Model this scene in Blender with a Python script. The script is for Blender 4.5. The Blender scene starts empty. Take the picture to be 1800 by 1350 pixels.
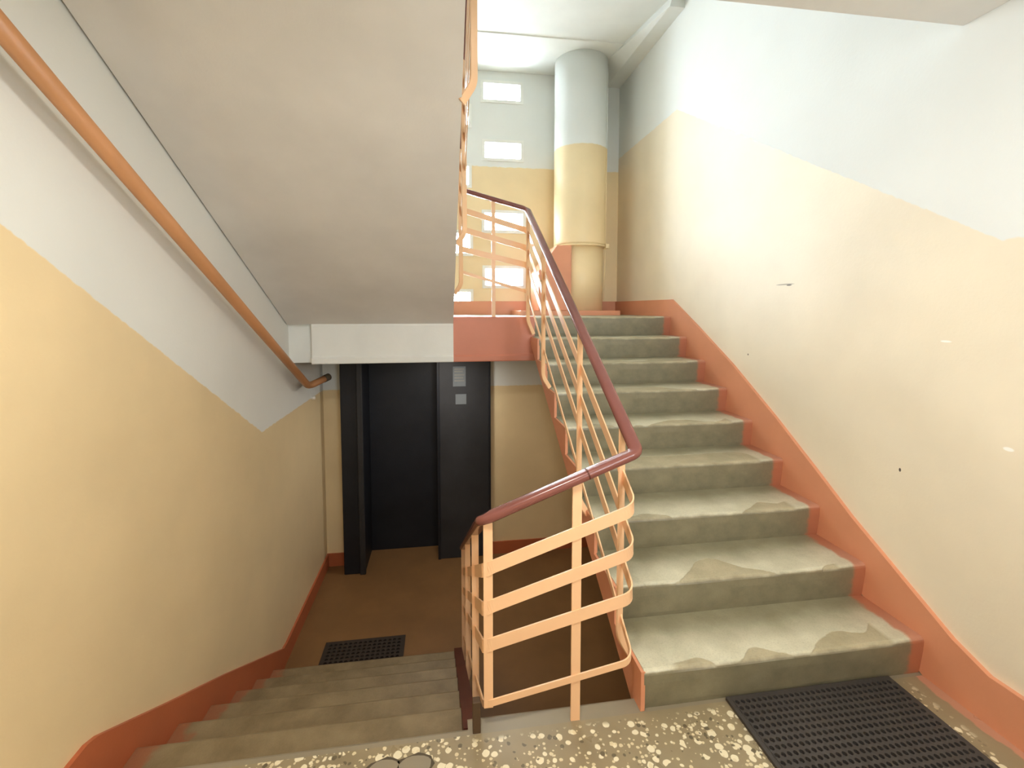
import bpy, bmesh, math, random
from mathutils import Vector, Matrix, noise
S = bpy.context.scene
COL = S.collection
random.seed(4)

# ------------------------------------------------------------------ camera
F_PX, PITCH, YAW = 826.45, 0.0666, 0.1471
CAM = Vector((-0.7262, -1.5605, 1.4956))
cam = bpy.data.cameras.new('camera')
cam.sensor_fit = 'HORIZONTAL'; cam.sensor_width = 36.0
cam.lens = F_PX / 1800 * 36.0
cam.shift_y = -(675 - 597.33) / 1800
cam.clip_start = 0.02
co = bpy.data.objects.new('camera', cam); COL.objects.link(co)
co.location = CAM
co.rotation_euler = (math.pi / 2 - PITCH, 0, -YAW)
S.camera = co

# ------------------------------------------------------------------ view, world, lights
S.view_settings.view_transform = 'Standard'
S.view_settings.look = 'None'
S.view_settings.gamma = 1.0
S.view_settings.use_curve_mapping = False
S.view_settings.exposure = 0.52
S.cycles.diffuse_bounces = 8
S.cycles.max_bounces = 12
S.cycles.sample_clamp_indirect = 6.0

W = bpy.data.worlds.new('daylight'); S.world = W; W.use_nodes = True
bg = W.node_tree.nodes['Background']
bg.inputs[0].default_value = (0.80, 0.91, 1.0, 1)
bg.inputs[1].default_value = 63.0

def fill_light(name, loc, size, power, color, rot=(0, 0, 0)):
    l = bpy.data.lights.new(name, 'AREA'); l.shape = 'DISK'; l.size = size
    l.energy = power; l.color = color
    o = bpy.data.objects.new(name, l); COL.objects.link(o)
    o.location = loc; o.rotation_euler = rot
    return o
# unseen ceiling lamp added over the near landing as warm front fill
fill_light('landing_fill_light', (-0.75, -1.0, 2.44), 0.26, 25, (1.0, 0.95, 0.87))
# added lamp hidden under the slab behind the beam, brightening the lower landing
fill_light('lower_fill_light', (-0.75, 2.72, 1.022), 0.2, 6.5, (1.0, 0.95, 0.87))

# ------------------------------------------------------------------ measures
H, D = 0.1587, 0.276           # riser, tread
XL, XR = -1.9, 1.22            # side walls
YB, YD, YF = 3.53, 3.27, -2.4  # back wall upstairs, wall of the lower landing, wall behind
ZU = 9 * H                     # upper landing
ZD = -7 * H                    # lower landing
ZC = 3.98                      # ceiling
Z2 = 18 * H                    # landing overhead
GX0, GX1 = -0.61, 0.0          # stairwell gap
SLOPE = H / D

# ------------------------------------------------------------------ colours and materials
def lin(r, g, b):
    f = lambda c: c / 12.92 if c <= 0.04045 else ((c + 0.055) / 1.055) ** 2.4
    return (f(r / 255), f(g / 255), f(b / 255), 1)

class NT:
    """small wrapper to write node graphs"""
    def __init__(s, name):
        s.m = bpy.data.materials.new(name); s.m.use_nodes = True
        s.t = s.m.node_tree; s.b = s.t.nodes['Principled BSDF']
    def n(s, kind, **k):
        x = s.t.nodes.new(kind)
        for a, v in k.items(): setattr(x, a, v)
        return x
    def set(s, sock, v):
        if hasattr(v, 'links') or isinstance(v, bpy.types.NodeSocket): s.t.links.new(v, sock)
        else: sock.default_value = v
    def math(s, op, a, b=None, c=None, clamp=False):
        x = s.n('ShaderNodeMath', operation=op, use_clamp=clamp)
        for i, v in enumerate((a, b, c)):
            if v is not None: s.set(x.inputs[i], v)
        return x.outputs[0]
    def mix(s, f, a, b):
        x = s.n('ShaderNodeMix', data_type='RGBA'); s.set(x.inputs[0], f)
        s.set(x.inputs[6], a); s.set(x.inputs[7], b); return x.outputs[2]
    def rng(s, v, a, b, c=0.0, d=1.0, smooth=False):
        x = s.n('ShaderNodeMapRange', clamp=True)
        if smooth: x.interpolation_type = 'SMOOTHSTEP'
        s.set(x.inputs[0], v)
        for i, q in enumerate((a, b, c, d)): s.set(x.inputs[1 + i], q)
        return x.outputs[0]
    def pos(s, obj=False):
        if obj: v = s.n('ShaderNodeTexCoord').outputs['Object']
        else: v = s.n('ShaderNodeNewGeometry').outputs['Position']
        x = s.n('ShaderNodeSeparateXYZ'); s.t.links.new(v, x.inputs[0])
        return v, x.outputs[0], x.outputs[1], x.outputs[2]
    def noise(s, v, scale, detail=3, rough=0.55, out=0):
        x = s.n('ShaderNodeTexNoise'); s.t.links.new(v, x.inputs['Vector'])
        x.inputs['Scale'].default_value = scale; x.inputs['Detail'].default_value = detail
        x.inputs['Roughness'].default_value = rough
        return x.outputs[out]
    def bump(s, h, strength=0.2, dist=0.01):
        x = s.n('ShaderNodeBump'); x.inputs['Strength'].default_value = strength
        x.inputs['Distance'].default_value = dist
        s.t.links.new(h, x.inputs['Height']); s.t.links.new(x.outputs[0], s.b.inputs['Normal'])
    def done(s, color, rough=0.6, metal=0.0, spec=0.5):
        s.set(s.b.inputs['Base Color'], color); s.set(s.b.inputs['Roughness'], rough)
        s.b.inputs['Metallic'].default_value = metal
        s.b.inputs['Specular IOR Level'].default_value = spec
        return s.m

WHITE = lin(229, 231, 227)
OCHRE = lin(233, 211, 168)
SHEEN_OCHRE = lin(232, 220, 196)  # ochre paled, part of the right wall's window sheen put into the colour
ORANGE = lin(210, 144, 110)

def mottled(nt, v, base, amt=0.06, scale=2.5):
    """slight unevenness of brushed paint"""
    a = tuple(c * (1 - amt) for c in base[:3]) + (1,)
    b = tuple(min(1, c * (1 + amt)) for c in base[:3]) + (1,)
    return nt.mix(nt.rng(nt.noise(v, scale, 4), 0.3, 0.7), a, b)

def plain_paint(name, base, rough=0.55, amt=0.05, bump=0.12, spec=0.4):
    nt = NT(name); v, x, y, z = nt.pos()
    nt.bump(nt.noise(v, 90, 4), bump, 0.004)
    return nt.done(mottled(nt, v, base, amt), rough, 0, spec)

def two_tone(name, low, y0, z0, y1, z1, low_rough=0.42, marks=()):
    """wall painted in oil paint below a line that follows the stairs and limewash above it"""
    nt = NT(name); v, x, y, z = nt.pos()
    line = nt.rng(y, y0, y1, z0, z1)
    wob = nt.math('MULTIPLY', nt.math('SUBTRACT', nt.noise(v, 22, 2), 0.5), 0.02)
    d = nt.math('SUBTRACT', nt.math('ADD', z, wob), line)
    m = nt.rng(d, -0.003, 0.003)
    lowc = mottled(nt, v, low, 0.06, 1.7)
    for (mx, my, mz, ry, rz, colr) in marks:
        q = nt.math('ADD', nt.math('POWER', nt.math('DIVIDE', nt.math('SUBTRACT', y, my), ry), 2.0),
                    nt.math('POWER', nt.math('DIVIDE', nt.math('SUBTRACT', z, mz), rz), 2.0))
        lowc = nt.mix(nt.rng(q, 1.3, 0.7), lowc, colr)
    colr = nt.mix(m, lowc, mottled(nt, v, WHITE, 0.03, 1.3))
    nt.bump(nt.math('ADD', nt.noise(v, 70, 4), nt.math('MULTIPLY', nt.noise(v, 5, 2), 2.5)), 0.14, 0.004)
    return nt.done(colr, nt.rng(m, 0, 1, low_rough, 0.75), 0, 0.5)

M = {}
M['wall_left'] = two_tone('paint_left_wall', OCHRE, -0.09, 1.725, 1.67, 0.69)
M['wall_right'] = two_tone('paint_right_wall', SHEEN_OCHRE, -0.16, 1.735, 2.22, 3.145, 0.47, (
    (1.22, 0.004, 1.367, 0.020, 0.004, lin(250, 248, 240)), (1.22, -0.223, 1.006, 0.016, 0.007, lin(250, 248, 240)),
    (1.22, 0.159, 0.801, 0.005, 0.008, lin(70, 60, 50)), (1.22, 0.892, 1.633, 0.07, 0.004, lin(170, 160, 140)),
    (1.22, 0.86, 1.628, 0.02, 0.004, lin(110, 100, 85)), (1.22, 1.2, 1.20, 0.006, 0.006, lin(120, 105, 90))))
M['wall_back'] = two_tone('paint_back_wall', OCHRE, 0, 3.0, 1, 3.0)
M['wall_lower'] = two_tone('paint_lower_wall', OCHRE, 0, 0.69, 1, 0.69)
M['wall_front'] = two_tone('paint_front_wall', OCHRE, 0, 1.735, 1, 1.735)
M['column'] = two_tone('paint_column', OCHRE, 0, 3.1, 1, 3.1)
M['white'] = plain_paint('limewash', WHITE, 0.8)
M['white_gloss'] = plain_paint('white_frame_paint', lin(238, 238, 232), 0.45)
M['grey'] = plain_paint('grey_limewash', lin(222, 220, 215), 0.75, 0.06)
M['orange'] = plain_paint('orange_oil_paint', ORANGE, 0.4, 0.07)
M['orange_beam'] = plain_paint('hazed_orange_paint', lin(200, 132, 110), 0.5, 0.06)  # pinker than the skirting: glare haze put into the colour
M['red_brown'] = plain_paint('red_brown_paint', lin(178, 98, 62), 0.45, 0.08)
M['dark_red'] = plain_paint('dark_red_paint', lin(84, 40, 28), 0.5, 0.15)
M['brown_floor'] = plain_paint('brown_floor_paint', lin(126, 92, 56), 0.45, 0.12)
M['landing_floor'] = plain_paint('worn_olive_floor_paint', lin(168, 164, 142), 0.4, 0.1)
M['black'] = plain_paint('black_door_paint', lin(25, 27, 33), 0.5, 0.25, 0.2)
M['black_panel'] = plain_paint('charcoal_door_paint', lin(46, 46, 48), 0.5, 0.25, 0.2)
M['bar'] = plain_paint('peach_enamel', lin(234, 190, 148), 0.35, 0.06, 0.05)
M['handrail'] = plain_paint('brown_plastic', lin(122, 74, 66), 0.2, 0.12, 0.05)
M['pipe'] = plain_paint('brown_pipe_paint', lin(184, 132, 90), 0.4, 0.12, 0.1)
M['rubber'] = plain_paint('black_rubber', lin(62, 57, 54), 0.6, 0.15, 0.3)
M['brown_rubber'] = plain_paint('dark_brown_rubber', lin(48, 38, 30), 0.7, 0.15, 0.3)
M['steel'] = plain_paint('rusty_steel', lin(82, 62, 42), 0.55, 0.3, 0.3)
M['paper'] = plain_paint('grey_paper', lin(98, 102, 104), 0.7, 0.25, 0.05)
M['dark'] = plain_paint('dark_hole', lin(80, 70, 54), 0.7)
M['metal_grey'] = plain_paint('grey_metal', lin(120, 118, 112), 0.4)
M['fill_lamp_glass'] = plain_paint('opal_glass', lin(245, 240, 230), 0.3)

def step_material():
    nt = NT('olive_step_paint'); v, x, y, z = nt.pos(True)
    rnd = nt.n('ShaderNodeObjectInfo').outputs['Random']
    off = nt.math('MULTIPLY', rnd, 37.0)
    cx = nt.n('ShaderNodeCombineXYZ'); nt.t.links.new(nt.math('ADD', x, off), cx.inputs[0]); nt.t.links.new(off, cx.inputs[1])
    wear_w = nt.rng(nt.noise(cx.outputs[0], 2.6, 1.6, 0.5), 0.36, 0.66, -0.01, 0.16)
    fine = nt.math('MULTIPLY', nt.math('SUBTRACT', nt.noise(v, 40, 2), 0.5), 0.012)
    worn = nt.rng(nt.math('SUBTRACT', nt.math('ADD', y, fine), wear_w), 0.003, -0.003)
    mid = nt.math('MULTIPLY', nt.rng(x, 0.05, 0.2), nt.rng(x, 1.12, 1.0))
    worn = nt.math('MULTIPLY', worn, nt.rng(mid, 0.4, 0.6))
    worn = nt.math('MULTIPLY', worn, nt.rng(z, H - 0.02, H - 0.008))
    n = nt.noise(v, 7, 5, 0.65)
    paint = nt.mix(nt.rng(n, 0.3, 0.7), lin(108, 102, 80), lin(136, 129, 104))
    bare = nt.mix(nt.rng(n, 0.3, 0.7), lin(114, 104, 80), lin(138, 127, 100))
    # window light painted into the treads with some wear: paler, brightest at the nose
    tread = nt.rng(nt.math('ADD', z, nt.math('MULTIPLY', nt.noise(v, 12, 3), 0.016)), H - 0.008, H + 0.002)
    nose_light = nt.rng(nt.math('ADD', y, nt.math('MULTIPLY', nt.math('SUBTRACT', nt.noise(v, 5, 3), 0.5), 0.12)), 0.25, 0.06, smooth=True)
    paint = nt.mix(tread, paint, nt.mix(nose_light, nt.mix(nt.rng(n, 0.3, 0.7), lin(128, 123, 98), lin(152, 146, 119)), nt.mix(nt.rng(n, 0.3, 0.7), lin(188, 185, 160), lin(212, 208, 184))))
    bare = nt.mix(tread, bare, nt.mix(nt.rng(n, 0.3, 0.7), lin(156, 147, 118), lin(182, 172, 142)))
    c = nt.mix(worn, paint, bare)
    speck = nt.noise(v, 160, 2)
    c = nt.mix(nt.math('MULTIPLY', nt.rng(speck, 0.5, 0.8), 0.25), c, lin(96, 92, 78))
    # orange skirting paint slopped over the end of the step
    slop = nt.rng(nt.math('ADD', x, nt.math('MULTIPLY', nt.math('SUBTRACT', nt.noise(v, 14, 3), 0.5), 0.08)), 1.125, 1.15)
    c = nt.mix(nt.math('MULTIPLY', slop, 0.8), c, lin(176, 98, 66))
    hgt = nt.math('ADD', nt.math('MULTIPLY', worn, -1.0), nt.math('MULTIPLY', speck, 0.06))
    nt.bump(nt.math('ADD', hgt, nt.math('MULTIPLY', nt.noise(v, 4, 2), 0.4)), 1.0, 0.004)
    return nt.done(c, nt.rng(worn, 0, 1, 0.46, 0.56), 0, 0.85)
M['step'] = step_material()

def lower_step_material():
    nt = NT('worn_brown_step'); v, x, y, z = nt.pos()
    n = nt.noise(v, 6, 5, 0.65)
    c = nt.mix(nt.rng(n, 0.3, 0.7), lin(112, 96, 68), lin(142, 126, 96))
    slop = nt.rng(nt.math('ADD', x, nt.math('MULTIPLY', nt.math('SUBTRACT', nt.noise(v, 9, 3), 0.5), 0.16)), -1.80, -1.83)
    c = nt.mix(nt.math('MULTIPLY', slop, 0.75), c, lin(150, 90, 60))
    nt.bump(nt.math('ADD', nt.noise(v, 120, 3), nt.math('MULTIPLY', nt.noise(v, 5, 2), 3.0)), 0.3, 0.004)
    return nt.done(c, 0.5, 0, 0.4)
M['lower_step'] = lower_step_material()

def terrazzo():
    nt = NT('terrazzo'); v, x, y, z = nt.pos()
    cells = []
    c = mottled(nt, v, lin(142, 128, 100), 0.12, 5)
    warp = nt.n('ShaderNodeVectorMath', operation='ADD'); nt.t.links.new(v, warp.inputs[0])
    sc = nt.n('ShaderNodeVectorMath', operation='SCALE'); nt.t.links.new(nt.noise(v, 30, 2, 0.5, 1), sc.inputs[0]); sc.inputs['Scale'].default_value = 0.012
    nt.t.links.new(sc.outputs[0], warp.inputs[1])
    # keep the chips off the plain cement margin along the stair edges
    marg = nt.math('MULTIPLY', nt.rng(nt.math('ADD', y, nt.math('MULTIPLY', nt.noise(v, 8), 0.03)), 0.0, -0.02), nt.rng(x, 1.12, 1.08))
    marg = nt.math('MAXIMUM', marg, nt.rng(x, -0.62, -0.66))
    hsum = None
    for scale, keep, r, colr in ((34, 0.72, 0.0112, lin(232, 222, 192)), (70, 0.45, 0.0052, lin(214, 200, 164)), (55, 0.2, 0.008, lin(96, 86, 66))):
        vo = nt.n('ShaderNodeTexVoronoi'); nt.t.links.new(warp.outputs[0], vo.inputs['Vector']); vo.inputs['Scale'].default_value = scale
        dist = vo.outputs['Distance']
        sep = nt.n('ShaderNodeSeparateColor'); nt.t.links.new(vo.outputs['Color'], sep.inputs[0])
        rad = nt.rng(sep.outputs[0], 1 - keep, 1.0, 0.15, 0.52)
        on = nt.math('GREATER_THAN', sep.outputs[0], 1 - keep)
        m = nt.math('MULTIPLY', nt.math('MULTIPLY', nt.rng(nt.math('SUBTRACT', rad, dist), -0.02, 0.03), on), marg)
        c = nt.mix(nt.math('MULTIPLY', m, 0.9), c, colr)
    slop = nt.rng(nt.math('ADD', x, nt.math('MULTIPLY', nt.math('SUBTRACT', nt.noise(v, 9, 3), 0.5), 0.07)), 1.158, 1.166)
    c = nt.mix(nt.math('MULTIPLY', slop, 0.8), c, lin(196, 138, 112))
    nt.bump(nt.noise(v, 25, 3), 0.12, 0.004)
    return nt.done(c, nt.rng(nt.noise(v, 6, 3), 0.3, 0.7, 0.25, 0.42), 0, 0.5)
M['terrazzo'] = terrazzo()
M['cement'] = plain_paint('smooth_cement', lin(138, 128, 108), 0.35, 0.08, 0.1)

def glass():
    nt = NT('window_glass'); t = nt.t
    out = t.nodes['Material Output']
    tr = nt.n('ShaderNodeBsdfTransparent'); gl = nt.n('ShaderNodeBsdfGlossy'); gl.inputs['Roughness'].default_value = 0.02
    mx = nt.n('ShaderNodeMixShader'); mx.inputs[0].default_value = 0.06
    t.links.new(tr.outputs[0], mx.inputs[1]); t.links.new(gl.outputs[0], mx.inputs[2]); t.links.new(mx.outputs[0], out.inputs[0])
    return nt.m
M['glass'] = glass()

# ------------------------------------------------------------------ mesh helpers
def link(name, bm, mat, parent=None, smooth=False, loc=None):
    bmesh.ops.recalc_face_normals(bm, faces=bm.faces)
    me = bpy.data.meshes.new(name); bm.to_mesh(me); bm.free()
    if smooth:
        for p in me.polygons: p.use_smooth = True
    o = bpy.data.objects.new(name, me); COL.objects.link(o)
    if mat is not None: me.materials.append(mat)
    if loc is not None: o.location = loc
    if parent is not None: o.parent = parent
    return o

def box(bm, x0, x1, y0, y1, z0, z1, bev=0.0):
    r = bmesh.ops.create_cube(bm, size=1)
    for v in r['verts']:
        v.co = Vector(((x0 + x1) / 2 + v.co.x * (x1 - x0), (y0 + y1) / 2 + v.co.y * (y1 - y0), (z0 + z1) / 2 + v.co.z * (z1 - z0)))
    if bev:
        es = list({e for v in r['verts'] for e in v.link_edges})
        bmesh.ops.bevel(bm, geom=es, offset=bev, segments=2, affect='EDGES', profile=0.5)
    return bm

def boxobj(name, dims, mat, parent=None, bev=0.0):
    return link(name, box(bmesh.new(), *dims, bev), mat, parent)

def prism(bm, pts, axis, a, b, bev=0.0):
    """polygon (two coordinates) extruded along an axis from a to b"""
    def P(u, v, w):
        return (w, u, v) if axis == 'x' else (u, w, v) if axis == 'y' else (u, v, w)
    lo = [bm.verts.new(P(u, v, a)) for u, v in pts]
    hi = [bm.verts.new(P(u, v, b)) for u, v in pts]
    n = len(pts)
    bm.faces.new(lo); bm.faces.new(hi[::-1])
    es = []
    for i in range(n):
        f = bm.faces.new((lo[i], lo[(i + 1) % n], hi[(i + 1) % n], hi[i]))
    if bev:
        bm.edges.ensure_lookup_table()
        es = [e for e in bm.edges if e.verts[0] in lo + hi]
        bmesh.ops.bevel(bm, geom=es, offset=bev, segments=2, affect='EDGES', profile=0.5)
    return bm

def fillet(pts, rads, seg=7):
    """polyline with rounded corners"""
    pts = [Vector(p) for p in pts]; out = [pts[0]]
    for i in range(1, len(pts) - 1):
        p = pts[i]; r = rads[i - 1] if hasattr(rads, '__len__') else rads
        a = (pts[i - 1] - p); b = (pts[i + 1] - p)
        r = min(r, a.length * .45, b.length * .45)
        p0 = p + a.normalized() * r; p1 = p + b.normalized() * r
        for k in range(seg + 1):
            t = k / seg
            out.append(p0 * (1 - t) ** 2 + p * 2 * t * (1 - t) + p1 * t * t)
    out.append(pts[-1]); return out

def sweep(bm, path, section, side=None):
    """section points (across, up) carried along a path; 'across' stays level unless side is given"""
    path = [Vector(p) for p in path]; rings = []
    for i, p in enumerate(path):
        t = (path[min(i + 1, len(path) - 1)] - path[max(i - 1, 0)]).normalized()
        if side is not None: n = (Vector(side) - t * t.dot(Vector(side))).normalized()
        else:
            n = t.cross(Vector((0, 0, 1)))
            n = n.normalized() if n.length > 1e-4 else Vector((1, 0, 0))
        u = n.cross(t)
        rings.append([bm.verts.new(p + n * a + u * b) for a, b in section])
    k = len(section)
    for r0, r1 in zip(rings, rings[1:]):
        for j in range(k):
            bm.faces.new((r0[j], r0[(j + 1) % k], r1[(j + 1) % k], r1[j]))
    bm.faces.new(rings[0][::-1]); bm.faces.new(rings[-1])
    return bm

def rect(w, h): return [(-w / 2, -h / 2), (w / 2, -h / 2), (w / 2, h / 2), (-w / 2, h / 2)]
def circle(r, n=12): return [(r * math.cos(2 * math.pi * k / n), r * math.sin(2 * math.pi * k / n)) for k in range(n)]
def rounded(w, h, r, k=4):
    out = []
    for cx, cy, a0 in ((w/2-r, h/2-r, 0), (-w/2+r, h/2-r, 90), (-w/2+r, -h/2+r, 180), (w/2-r, -h/2+r, 270)):
        for j in range(k + 1):
            a = math.radians(a0 + 90 * j / k); out.append((cx + r * math.cos(a), cy + r * math.sin(a)))
    return out

def lathe(bm, prof, cx, cy, n=40):
    rings = [[bm.verts.new((cx + r * math.cos(2*math.pi*k/n), cy + r * math.sin(2*math.pi*k/n), z)) for k in range(n)] for r, z in prof]
    for a, b in zip(rings, rings[1:]):
        for k in range(n): bm.faces.new((a[k], a[(k+1) % n], b[(k+1) % n], b[k]))
    bm.faces.new(rings[0][::-1]); bm.faces.new(rings[-1]); return bm

def empty(name, label, cat, loc=(0, 0, 0), group=None):
    o = bpy.data.objects.new(name, None); COL.objects.link(o); o.location = loc
    o.empty_display_size = 0.1
    o['label'] = label; o['category'] = cat
    if group: o['group'] = group
    return o
def under(o, parent):
    """parent without moving: the parent is an unrotated Empty"""
    o.parent = parent; o.location = Vector(o.location) - Vector(parent.location); return o
def tag(o, label, cat, group=None):
    o['label'] = label; o['category'] = cat
    if group: o['group'] = group
    return o
def structure(o): o['kind'] = 'structure'; return o

# ------------------------------------------------------------------ the shell
def wall_with_holes(name, x0, x1, z0, z1, y0, y1, holes, mat):
    xs = sorted({x0, x1, *[h[0] for h in holes], *[h[1] for h in holes]})
    zs = sorted({z0, z1, *[h[2] for h in holes], *[h[3] for h in holes]})
    solid = {}
    for i in range(len(xs) - 1):
        for j in range(len(zs) - 1):
            cx, cz = (xs[i] + xs[i+1]) / 2, (zs[j] + zs[j+1]) / 2
            solid[i, j] = not any(a < cx < b and c < cz < d for a, b, c, d in holes)
    bm = bmesh.new()
    def q(*p): bm.faces.new([bm.verts.new(c) for c in p])
    for (i, j), s in solid.items():
        if not s: continue
        a, b, c, d = xs[i], xs[i+1], zs[j], zs[j+1]
        q((a, y0, c), (b, y0, c), (b, y0, d), (a, y0, d)); q((a, y1, c), (a, y1, d), (b, y1, d), (b, y1, c))
        if not solid.get((i-1, j), False): q((a, y0, c), (a, y0, d), (a, y1, d), (a, y1, c))
        if not solid.get((i+1, j), False): q((b, y0, c), (b, y1, c), (b, y1, d), (b, y0, d))
        if not solid.get((i, j-1), False): q((a, y0, c), (a, y1, c), (b, y1, c), (b, y0, c))
        if not solid.get((i, j+1), False): q((a, y0, d), (b, y0, d), (b, y1, d), (a, y1, d))
    bmesh.ops.remove_doubles(bm, verts=bm.verts, dist=1e-5)
    return structure(link(name, bm, mat))

FR = 0.032
inner = [(-0.275, 0.115, 3.69, 3.855), (-0.262, 0.122, 3.09, 3.25), (-0.268, 0.145, 2.335, 2.515), (-0.262, 0.145, 1.745, 1.925),
         (-0.83, -0.425, 1.46, 1.67), (-0.83, -0.425, 2.085, 2.295), (-0.83, -0.435, 2.80, 2.99), (-0.83, -0.435, 3.42, 3.60),
         (-1.40, -0.99, 1.745, 1.925), (-1.40, -0.99, 2.335, 2.515), (-1.40, -0.99, 3.09, 3.25), (-1.40, -0.99, 3.69, 3.855)]  # column unseen behind the upper flight, added for more daylight
holes = [(a - FR, b + FR, c - FR, d + FR) for a, b, c, d in inner]
WT = 0.16
wall_with_holes('wall_back', XL, XR, 1.05, ZC + 0.2, YB, YB + WT, holes, M['wall_back'])
for k, (a, b, c, d) in enumerate(inner):
    bm = bmesh.new(); y0, y1 = YB - 0.012, YB + 0.09
    box(bm, a - FR, b + FR, y0, y1, d, d + FR); box(bm, a - FR, b + FR, y0, y1, c - FR, c)
    box(bm, a - FR, a, y0, y1, c, d); box(bm, b, b + FR, y0, y1, c, d)
    w = structure(link('window_%d' % (k + 1), bm, M['white_gloss']))
    boxobj('pane', (a, b, YB + 0.05, YB + 0.056, c, d), M['glass'], w)
    pl = bpy.data.lights.new('sky_portal', 'AREA'); pl.shape = 'RECTANGLE'; pl.size = b - a; pl.size_y = d - c
    pl.cycles.is_portal = True
    po = bpy.data.objects.new('sky_portal', pl); COL.objects.link(po)
    po.location = ((a + b) / 2, YB + 0.1, (c + d) / 2); po.rotation_euler = (-math.pi / 2, 0, 0)

structure(boxobj('wall_left', (XL - 0.2, XL, YF, YB + WT, ZD - 0.2, ZC + 0.2), M['wall_left']))
structure(boxobj('wall_right', (XR, XR + 0.2, YF, YB + WT, ZD - 0.2, ZC + 0.2), M['wall_right']))
# daylight blocks added in the unseen wall behind the camera as soft fill
fill_holes = [(0.05, 0.45, 1.25, 1.43), (0.60, 1.00, 1.55, 1.73), (0.05, 0.45, 1.85, 2.03), (0.60, 1.00, 2.15, 2.33)]
wall_with_holes('wall_front', XL, XR, -0.3, ZC + 0.2, YF - 0.16, YF, fill_holes, M['wall_front'])
for k, (a, b, c, d) in enumerate(fill_holes):
    bm = bmesh.new(); y0, y1 = YF - 0.09, YF + 0.012
    box(bm, a - FR, b + FR, YF, y1, d, d + FR); box(bm, a - FR, b + FR, YF, y1, c - FR, c)
    box(bm, a - FR, a, YF, y1, c, d); box(bm, b, b + FR, YF, y1, c, d)
    w = structure(link('window_%d' % (k + 21), bm, M['white_gloss']))  # unseen window added for fill light
    boxobj('pane', (a, b, YF - 0.056, YF - 0.05, c, d), M['glass'], w)
    pl = bpy.data.lights.new('sky_portal', 'AREA'); pl.shape = 'RECTANGLE'; pl.size = b - a; pl.size_y = d - c
    pl.cycles.is_portal = True
    po = bpy.data.objects.new('sky_portal', pl); COL.objects.link(po)
    po.location = ((a + b) / 2, YF - 0.1, (c + d) / 2); po.rotation_euler = (math.pi / 2, 0, 0)
structure(boxobj('ceiling', (XL, XR, YF, YB, ZC + 0.008, ZC + 0.2), M['white']))
structure(boxobj('trim_5', (XL, XR, 2.84, YB, ZC, ZC + 0.03), M['white'], bev=0.008))
# lower wall round the dark doorway
wall_with_holes('wall_rear', XL, XR, ZD - 0.2, 1.09, YD, YD + 0.12, [(-1.70, -0.245, ZD - 0.05, 1.055)], M['wall_lower'])
structure(boxobj('floor_lower', (XL, XR, -0.25, YD + 0.3, ZD - 0.15, ZD), M['brown_floor']))
structure(boxobj('wall_below', (XL, XR, -0.25, -0.05, ZD - 0.2, -0.2), M['wall_lower']))

# landing the camera stands on: terrazzo with a plain cement nosing
fl = structure(boxobj('floor', (XL, XR, YF, 0.0, -0.2, 0.0), M['terrazzo']))
bm = bmesh.new()
for x0, x1, y1 in ((XL, GX0 - 0.04, 0.03), (GX0 - 0.04, GX1 + 0.02, 0.072), (GX1 + 0.02, XR, 0.05)):
    prism(bm, [(0.0, 0.0), (y1 - 0.012, 0.0), (y1 - 0.003, -0.004), (y1, -0.014), (y1, -0.2), (0.0, -0.2)], 'x', x0, x1)
link('cement_nosing', bm, M['cement'], fl)
bm = bmesh.new()   # two cement repairs with a dark rim near the bottom of the picture
for cx, cy, rx, ry in ((-0.93, -0.085, 0.05, 0.035), (-0.83, -0.085, 0.055, 0.035)):
    vs = [bm.verts.new((cx + rx * math.cos(a) * (1 + .18 * noise.noise((cx, a, 0))), cy + ry * math.sin(a) * (1 + .3 * noise.noise((a, cy, 2))), 0.003)) for a in [2 * math.pi * k / 18 for k in range(18)]]
    vb = [bm.verts.new((v.co.x, v.co.y, -0.01)) for v in vs]
    bm.faces.new(vs)
    for k in range(18): bm.faces.new((vs[k], vs[(k+1) % 18], vb[(k+1) % 18], vb[k]))
link('cement_patch', bm, M['cement'], fl)
bm = bmesh.new()
for cx, cy, rx, ry in ((-0.93, -0.085, 0.056, 0.041), (-0.83, -0.085, 0.061, 0.041), (0.125, -0.28, 0.02, 0.016)):
    vs = [bm.verts.new((cx + rx * math.cos(a) * (1 + .3 * noise.noise((cx, a * 2, 5))), cy + ry * math.sin(a) * (1 + .4 * noise.noise((a * 2, cy, 7))), 0.0015)) for a in [2 * math.pi * k / 18 for k in range(18)]]
    vb = [bm.verts.new((v.co.x, v.co.y, -0.01)) for v in vs]
    bm.faces.new(vs)
    for k in range(18): bm.faces.new((vs[k], vs[(k+1) % 18], vb[(k+1) % 18], vb[k]))
link('patch_rim', bm, M['dark'], fl)

# upper landing: slab, then its edge beam, white on the left and orange on the right
structure(boxobj('floor_upper', (XL, XR, 2.30, YB, 1.09, ZU - 0.001), M['landing_floor']))
prof = [(2.40, 1.07), (2.194, 1.07), (2.190, 1.078), (2.190, 1.112), (2.207, 1.124), (2.208, 1.36)]
ta = structure(link('trim_1', prism(bmesh.new(), prof + [(2.212, 1.376), (2.40, 1.376)], 'x', -1.715, -0.640), M['white']))
tb = structure(link('trim_2', prism(bmesh.new(), prof + [(2.208, ZU - 0.006), (2.212, ZU), (2.40, ZU)], 'x', -0.640, 0.02), M['orange_beam']))
structure(boxobj('trim_3', (XL, -1.70, 2.27, 2.42, 1.075, 1.42), M['white']))
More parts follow.
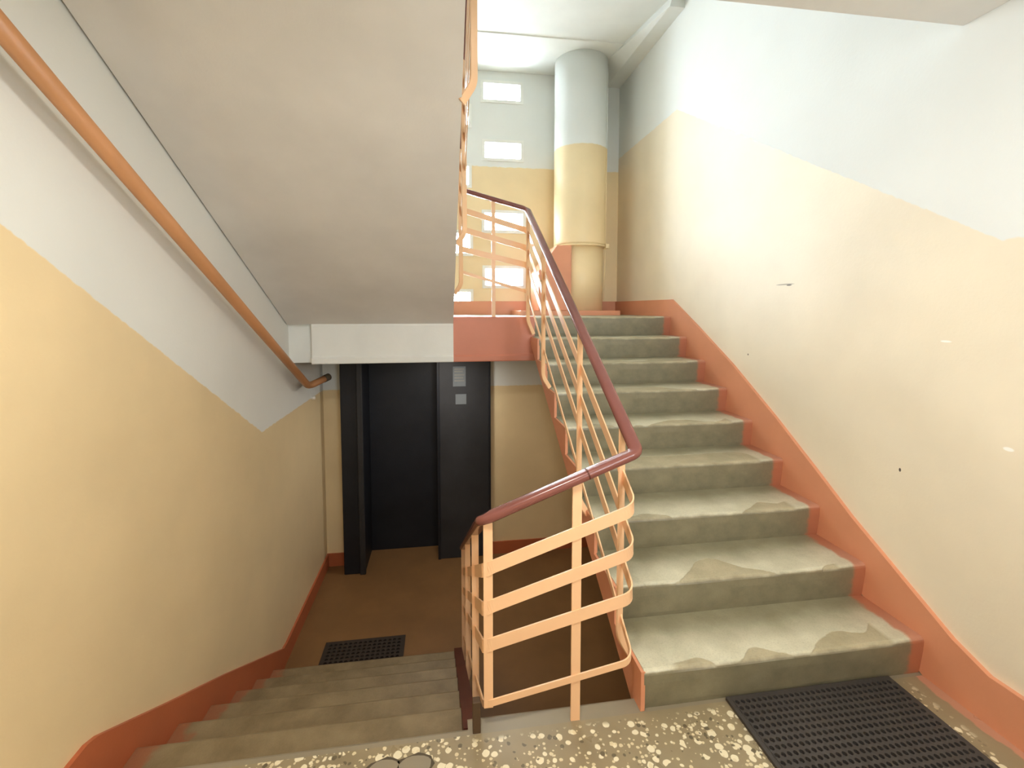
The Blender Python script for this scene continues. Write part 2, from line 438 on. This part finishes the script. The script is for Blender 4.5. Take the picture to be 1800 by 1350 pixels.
# wedge of concrete between ceiling and right wall
bm = bmesh.new()
top = [(0.93, 3.20, ZC + .01), (1.125, 2.13, ZC + .025), (XR + .01, 2.13, ZC + .025), (XR + .01, YB, ZC + .01), (0.93, YB, ZC + .01)]
bot = [(1.066, 3.42, 3.90), (1.093, 2.13, 3.90), (XR + .01, 2.13, 3.90), (XR + .01, 3.53, 3.90), (1.066, 3.53, 3.90)]
tv = [bm.verts.new(p) for p in top]; bv = [bm.verts.new(p) for p in bot]
bm.faces.new(tv); bm.faces.new(bv[::-1])
for i in range(5): bm.faces.new((tv[i], tv[(i+1) % 5], bv[(i+1) % 5], bv[i]))
structure(link('trim_4', bm, M['white']))
# landing overhead
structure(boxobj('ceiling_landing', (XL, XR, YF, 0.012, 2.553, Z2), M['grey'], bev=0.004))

# painted skirting bands
def band(name, pts_top, bottom, x0, x1, mat):
    return structure(link(name, prism(bmesh.new(), pts_top + bottom[::-1], 'x', x0, x1), mat))
band('baseboard_right', [(YF, 0.178), (-0.225, 0.177), (-0.10, 0.225), (0.10, 0.342), (0.37, 0.50), (0.60, 0.655), (0.91, 0.858), (1.34, 1.12), (1.80, 1.366), (2.206, 1.572), (YB, 1.572)],
     [(YF, 0.0), (0.0, 0.0), (2.25, 2.25 * SLOPE - .02), (2.25, 1.40), (YB, 1.40)], 1.200, XR + .01, M['orange'])
band('baseboard_left', [(YF, 0.078), (0.07, 0.076), (0.12, 0.06), (0.52, -0.17), (1.03, -0.455), (1.90, -0.965), (1.98, -0.975), (YD, -0.98)],
     [(YF, -0.05), (0.0, -0.05), (1.75, ZD), (YD, ZD)], XL - .01, XL + 0.016, M['red_brown'])
structure(boxobj('baseboard_back', (XL, XR, YB - 0.014, YB + .01, ZU - .01, 1.574), M['orange']))
bm = bmesh.new(); box(bm, XL, -1.70, YD - 0.015, YD + .01, ZD, -0.98); box(bm, -0.245, XR, YD - 0.015, YD + .01, ZD, -0.98)
structure(link('baseboard_rear', bm, M['red_brown']))

# ------------------------------------------------------------------ stairs
def copy_piece(src, parent, loc):
    o = src.copy(); COL.objects.link(o); o.parent = parent; o.location = loc; return o

def step_mesh(width, depth, sag=0.0):
    """one concrete step: slightly leaning riser, rounded nose, worn a little in the middle"""
    bm = bmesh.new(); n = 16
    prof = [(0.016, 0.0), (0.012, 0.02), (0.002, H - 0.055), (0.0, H - 0.02), (0.002, H - 0.009), (0.007, H - 0.003), (0.015, H), (0.09, H), (depth, H), (depth, H - 0.05)]
    rows = []
    for k in range(n + 1):
        x = width * k / n
        w = math.exp(-((x - width * .45) / (width * .28)) ** 2)
        row = []
        for j, (y, z) in enumerate(prof):
            dz = -sag * w if 4 <= j <= 6 else (-sag * .6 * w if j == 7 else 0)
            jit = 0.0016 * noise.noise((x * 6, y * 9, z * 9)) if 1 <= j <= 7 else 0
            row.append(bm.verts.new((x, y + jit, z + dz + jit)))
        rows.append(row)
    m = len(prof)
    for a, b in zip(rows, rows[1:]):
        for j in range(m): bm.faces.new((a[j], a[(j+1) % m], b[(j+1) % m], b[j]))
    bm.faces.new(rows[0][::-1]); bm.faces.new(rows[-1])
    return bm

up = empty('stair_flight', 'olive painted concrete stairs climbing along the right wall with worn treads', 'stairs', (0, 0, 0))
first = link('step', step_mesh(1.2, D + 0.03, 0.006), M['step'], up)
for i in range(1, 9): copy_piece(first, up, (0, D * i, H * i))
# toothed side painted orange, and the slab under the steps
side = [(0.002, 0.004)]
for i in range(9): side += [(D * i + 0.002, H * (i + 1) - 0.005), (D * (i + 1) + 0.002, H * (i + 1) - 0.005)]
side = side[:-1] + [(2.212, 9 * H - 0.005)]
side += [(2.208, 2.208 * SLOPE - 0.07), (0.14, 0.14 * SLOPE - 0.075), (0.03, -0.06)]
link('stringer', prism(bmesh.new(), side, 'x', -0.012, 0.004), M['orange'], up)['label'] = 'orange painted stepped side of the stairs'
link('flight_slab', prism(bmesh.new(), [(0.02, 0.0), (2.3, 2.28 * SLOPE), (2.3, 2.28 * SLOPE - .08), (0.1, -.03)], 'x', 0.004, 1.199), M['white'], up)

down = empty('stair_flight', 'worn brown stairs going down along the left wall towards the black doorway', 'stairs', (XL + 0.017, 0.03, 0))
lw = GX0 - 0.045 - XL - 0.017
bm = bmesh.new()
prism(bm, [(-D - 0.03, 0.0), (-0.014, 0.0), (-0.004, -0.004), (0.0, -0.014), (-0.012, -H), (-D - 0.03, -H)], 'x', 0, lw)
dn = link('step', bm, M['lower_step'], down, loc=(0, D, -H))
for i in range(2, 7): copy_piece(dn, down, (0, D * i, -H * i))
o = link('stringer', prism(bmesh.new(), [(0.0, 0.0), (6 * D + 0.02, -6 * H - .0), (6 * D + .02, -7 * H), (0.0, -0.3)], 'x', lw - 0.01, lw + 0.045), M['dark_red'], down)
o['label'] = 'dark red painted outer edge of the stairs'

# flight overhead, seen from below
ov = empty('stair_flight', 'grey underside of the upper stairs slanting overhead on the left', 'stairs', (0, 0, 0))
zb = lambda y: 1.376 + 0.527 * (2.212 - y)
bm = bmesh.new()
n = 10
pts = [(2.30, zb(2.212)), (2.212, zb(2.212))] + [(y, zb(y)) for y in [2.0, 1.6, 1.2, .8, .4, 0.02]] + [(-0.02, 2.58), (-0.02, Z2 - .17), (2.30, ZU - .05)]
prism(bm, pts, 'x', XL + 0.010, -0.640)
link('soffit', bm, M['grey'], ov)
bm = bmesh.new(); prism(bm, [(-D, 0.0), (-0.01, 0.0), (0.0, -0.01), (-0.012, -H)], 'x', 0.018, -0.660 - XL)
us = link('step', bm, M['lower_step'], ov, loc=(XL, 2.208 - 8 * D + D, Z2 - H))
for i in range(2, 9): copy_piece(us, ov, (XL, 2.208 - 8 * D + D * i, Z2 - H * i))

# ------------------------------------------------------------------ railing
rl = empty('stair_railing', 'peach flat-bar railing with brown handrail wrapping round the stairwell gap', 'railing', (-0.262, 0.0, 0.0))
XU, XLO, XA = -0.585, -0.595, -0.045      # planes of the upper, lower and right rails
YT = 2.20
def run(za, zb_, zc, zd):
    return [(XU, 0.05, za + SLOPE * (YT - 0.05)), (XU, YT, za), (XA, YT, zb_), (XA, 0.0, zc), (XLO, 0.0, zd), (XLO, 1.72, zd - SLOPE * 1.72)]
levels = [(2.271, 2.12, 0.777, 0.595), (2.121, 1.98, 0.619, 0.456), (1.966, 1.844, 0.449, 0.32), (1.788, 1.63, 0.205, 0.105)]
for k, lv in enumerate(levels):
    w = 0.045 if k < 3 else 0.024
    path = fillet(run(*lv), (0.03, 0.035, 0.045, 0.04), 8)
    under(link('flat_bar', sweep(bmesh.new(), path, rect(0.006, w)), M['bar'], None), rl)
hr = (2.424, 2.286, 0.985, 0.775)
path = fillet(run(*hr), (0.04, 0.05, 0.03, 0.04), 8)
o = under(link('handrail', sweep(bmesh.new(), path, rounded(0.050, 0.034, 0.015)), M['handrail'], None, True), rl)
o['label'] = 'brown plastic handrail'
# joint sleeve on the front rail
def lerp(a, b, t): return Vector(a) * (1 - t) + Vector(b) * t
R = run(*hr)
p0, p1 = lerp(R[3], R[4], 0.325), lerp(R[3], R[4], 0.335)
under(link('joint', sweep(bmesh.new(), [p0, p1], rounded(0.0512, 0.0352, 0.0155)), M['dark_red'], None, True), rl)

def post(path, across, w=0.032, th=0.008, r=0.03):
    """flat steel upright; 'across' is the direction of its broad side"""
    pth = fillet(path, r, 6) if len(path) > 2 else path
    return under(link('post', sweep(bmesh.new(), pth, rect(w, th), side=across), M['bar'], None), rl)
def hz(y): return 0.985 + (2.286 - 0.985) / 2.2 * y
# front panel
post([(-0.262, 0.006, 0.0), (-0.262, 0.006, 0.885)], (1, 0, 0), 0.034)
post([(-0.578, 0.006, 0.09), (-0.578, 0.006, 0.765)], (1, 0, 0), 0.032)
# right flight: feet bent over to the side of the stairs
for y, z0, z1 in ((0.125, 0.215, 0.135), (0.69, 0.53, 0.45), (1.55, 1.03, 0.955), (2.13, 1.40, 1.29)):
    post([(XA - .006, y, hz(y) - 0.012), (XA - .006, y, z0), (-0.004, y, z1)], (0, 1, 0) if 0 else (0.85, 0.5, 0), 0.032, 0.008)
# top landing
post([(-0.318, YT + .006, ZU), (-0.318, YT + .006, 2.345)], (1, 0, 0), 0.03)
# upper flight
for y, z0, z1 in ((1.84, 1.665, 1.60), (1.28, 1.94, 1.875), (0.40, 2.40, 2.325)):
    post([(XU - .006, y, 2.41 + SLOPE * (YT - y)), (XU - .006, y, z0), (-0.640, y, z1)], (0.8, 0.6, 0), 0.034, 0.008)
# lower flight
for y in (0.42, 1.06, 1.66):
    z = 0.765 - SLOPE * y
    post([(XLO, y, z), (XLO, y, -SLOPE * (y - .03) - 0.04), (GX0 - 0.01, y, -SLOPE * (y - .03) - 0.12)], (1, 0, 0), 0.03, 0.008)
o = under(boxobj('post_foot', (-0.634, -0.606, 0.002, 0.03, -0.03, 0.115), M['steel'], bev=0.003), rl)
o['label'] = 'dark rusty steel post foot'

# ------------------------------------------------------------------ pipe on the left wall
pp = empty('wall_tube', 'brown round tube slanting down the white left wall under the stairs', 'handrail', (XL, 1.2, 1.4))
PX = XL + 0.095
path = fillet([(PX, -1.2, 2.72), (PX, 2.42, 0.865), (PX + 0.085, 2.60, 0.90)], 0.07, 8)
under(link('tube', sweep(bmesh.new(), path, circle(0.028, 16)), M['pipe'], None, True), pp)
o = under(link('end_cap', sweep(bmesh.new(), [path[-1] - (path[-1] - path[-2]).normalized() * .01, path[-1] + (path[-1] - path[-2]).normalized() * .05], circle(0.031, 14)), M['dark'], None, True), pp)
o['label'] = 'dark end cap'
for y in (-0.9,):
    z = 2.72 - (y + 1.2) * (2.72 - 0.865) / 3.62
    under(link('bracket', sweep(bmesh.new(), [(XL - .005, y, z - 0.0), (PX, y, z)], circle(0.008, 8), side=(0, 0, 1)), M['pipe'], None, True), pp)
tag(link('wall_plug', sweep(bmesh.new(), [(XL - .005, 2.86, 0.69), (XL + 0.03, 2.86, 0.69)], circle(0.016, 10), side=(0, 0, 1)), M['white_gloss'], None, True),
    'small white plastic plug on the wall below the end of the brown tube', 'wall plug')

# ------------------------------------------------------------------ dark doorway downstairs
dr = structure(boxobj('door_1', (-1.50, -0.775, 3.52, 3.56, ZD, 1.05), M['black'], bev=0.003))
jl = boxobj('door_jamb', (-1.70, -1.50, 3.075, 3.56, ZD, 1.055), M['black'], dr, 0.006)
boxobj('door_frame', (-1.70, -0.245, 3.26, 3.56, 1.045, 1.08), M['black'], dr, 0.003)
boxobj('jamb_edge', (-1.545, -1.492, 3.05, 3.085, ZD, 1.055), M['black_panel'], dr, 0.006)
boxobj('side_leaf', (-0.775, -0.245, 3.235, 3.29, ZD, 1.055), M['black_panel'], dr, 0.006)
boxobj('leaf_edge', (-0.79, -0.762, 3.222, 3.56, ZD, 1.055), M['black'], dr, 0.004)
boxobj('leaf_edge', (-0.262, -0.24, 3.224, 3.30, ZD, 1.055), M['black'], dr, 0.004)
n1 = tag(boxobj('notice', (-0.625, -0.495, 3.229, 3.234, 0.70, 0.905), M['paper']), 'larger grey paper notice at the top of the black door leaf', 'notice')
bm = bmesh.new()
for z, w in ((0.88, .10), (0.855, .085), (0.82, .10), (0.79, .09), (0.76, .10)): box(bm, -0.61, -0.61 + w, 3.2275, 3.2295, z - .008, z + .006)
link('printed_lines', bm, M['metal_grey'], n1)
tag(boxobj('notice', (-0.60, -0.49, 3.229, 3.234, 0.515, 0.62), M['paper']), 'smaller pale paper notice below the larger one on the black door leaf', 'notice')

# ------------------------------------------------------------------ chute column on the upper landing
cl = empty('chute_column', 'round rubbish chute column in the far corner, white above and ochre below', 'column', (0.695, 3.24, ZU))
CX, CY = 0.695, 3.235
under(link('upper_shaft', lathe(bmesh.new(), [(0.262, 2.145), (0.268, 2.13), (0.268, 2.16), (0.266, ZC + .02)], CX, CY, 48), M['column'], None, True), cl)
under(link('lower_shaft', lathe(bmesh.new(), [(0.250, 1.46), (0.250, 2.15)], CX - 0.005, CY + .01, 48), M['column'], None, True), cl)
under(link('collar', lathe(bmesh.new(), [(0.255, 2.118), (0.272, 2.122), (0.272, 2.136), (0.255, 2.14)], CX, CY, 48), M['column'], None, True), cl)
under(boxobj('clamp', (CX + 0.225, CX + 0.265, CY - .17, CY - .10, 2.105, 2.15), M['column'], bev=0.006), cl)
under(link('cable', sweep(bmesh.new(), [(CX + 0.225, CY - .125, 1.58), (CX + .235, CY - .13, 2.12), (CX + .235, CY - .14, 3.9)], circle(0.005, 6), side=(1, 0, 0)), M['column'], None, True), cl)
o = under(boxobj('plinth', (0.02, 1.03, 2.92, YB - .01, ZU - 0.01, 1.474), M['orange'], bev=0.006), cl); o['label'] = 'low orange plinth'
bm = prism(bmesh.new(), [(0.545, 1.475), (0.545, 2.118), (0.40, 2.118), (0.215, 1.86), (0.215, 1.475)], 'y', 3.0, 3.42, 0.006)
ht = under(link('hatch', bm, M['orange'], None), cl); ht['label'] = 'orange sloping chute hatch'
h2 = boxobj('handle', (0.225, 0.26, 2.985, 3.002, 1.76, 1.772), M['dark']); h2.parent = ht; h2.location = Vector((0, 0, 0)) - Vector(cl.location) - Vector(ht.location)
h2.location = (0, 0, 0)

# ------------------------------------------------------------------ rubber mats
def ring_mat(name, x0, x1, y0, y1, z, cell, th, mat, hole=0.7, celly=None):
    """rubber mat with rows of through holes, offset row by row, and a plain rim"""
    bm = bmesh.new(); rim = cell * .75
    nx = int((x1 - x0 - 2 * rim) / cell); ny = int((y1 - y0 - 2 * rim) / (celly or cell))
    cx, cy = (x1 - x0 - 2 * rim) / nx, (y1 - y0 - 2 * rim) / ny
    for j in range(ny):
        for i in range(nx):
            ax, ay = x0 + rim + i * cx, y0 + rim + j * cy
            ox, oy = ax + cx / 2, ay + cy / 2
            sq = [(ax, ay), (ox, ay), (ax + cx, ay), (ax + cx, oy), (ax + cx, ay + cy), (ox, ay + cy), (ax, ay + cy), (ax, oy)]
            ang = [225, 270, 315, 0, 45, 90, 135, 180]
            ci = [(ox + cx * hole / 2 * math.cos(math.radians(a)), oy + min(cy, cx * 1.1) * hole / 2 * math.sin(math.radians(a))) for a in ang]
            S_ = [bm.verts.new((p[0], p[1], z + th)) for p in sq]
            T_ = [bm.verts.new((p[0], p[1], z + th)) for p in ci]
            B_ = [bm.verts.new((p[0], p[1], z + th * .15)) for p in ci]
            for k in range(8):
                l = (k + 1) % 8
                bm.faces.new((S_[k], S_[l], T_[l], T_[k])); bm.faces.new((T_[k], T_[l], B_[l], B_[k]))
            bm.faces.new(B_)
    bmesh.ops.remove_doubles(bm, verts=bm.verts, dist=1e-5)
    box(bm, x0, x0 + rim, y0, y1, z, z + th * .9); box(bm, x1 - rim, x1, y0, y1, z, z + th * .9)
    box(bm, x0 + rim, x1 - rim, y0, y0 + rim, z, z + th * .9); box(bm, x0 + rim, x1 - rim, y1 - rim, y1, z, z + th * .9)
    return link(name, bm, mat)
m1 = ring_mat('rubber_mat', 0.332, 1.045, -0.86, 0.005, 0.0005, 0.0225, 0.014, M['rubber'], hole=0.74, celly=0.0262)
tag(m1, 'black rubber ring mat on the terrazzo at the foot of the right stairs', 'doormat')
m2 = ring_mat('rubber_mat', -1.645, -1.04, 1.80, 2.11, ZD + .0005, 0.035, 0.012, M['brown_rubber'])
tag(m2, 'dark brown rubber mat on the lower landing in front of the black doorway', 'doormat')

lw_ = empty('fill_lamp', 'small round fill lamp added under the landing slab in front of the black doorway', 'lamp', (-0.75, 2.72, 1.09))
under(link('fill_lamp_base', lathe(bmesh.new(), [(0.12, 1.03), (0.125, 1.09)], -0.75, 2.72, 24), M['white_gloss'], None, True), lw_)
# ------------------------------------------------------------------ fitting of the added fill lamp overhead (out of frame)
lf = empty('fill_lamp', 'flat round white fill lamp added under the slab above the near landing', 'lamp', (-0.75, -1.0, 2.553))
under(link('fill_lamp_base', lathe(bmesh.new(), [(0.16, 2.50), (0.165, 2.553)], -0.75, -1.0, 32), M['white_gloss'], None, True), lf)
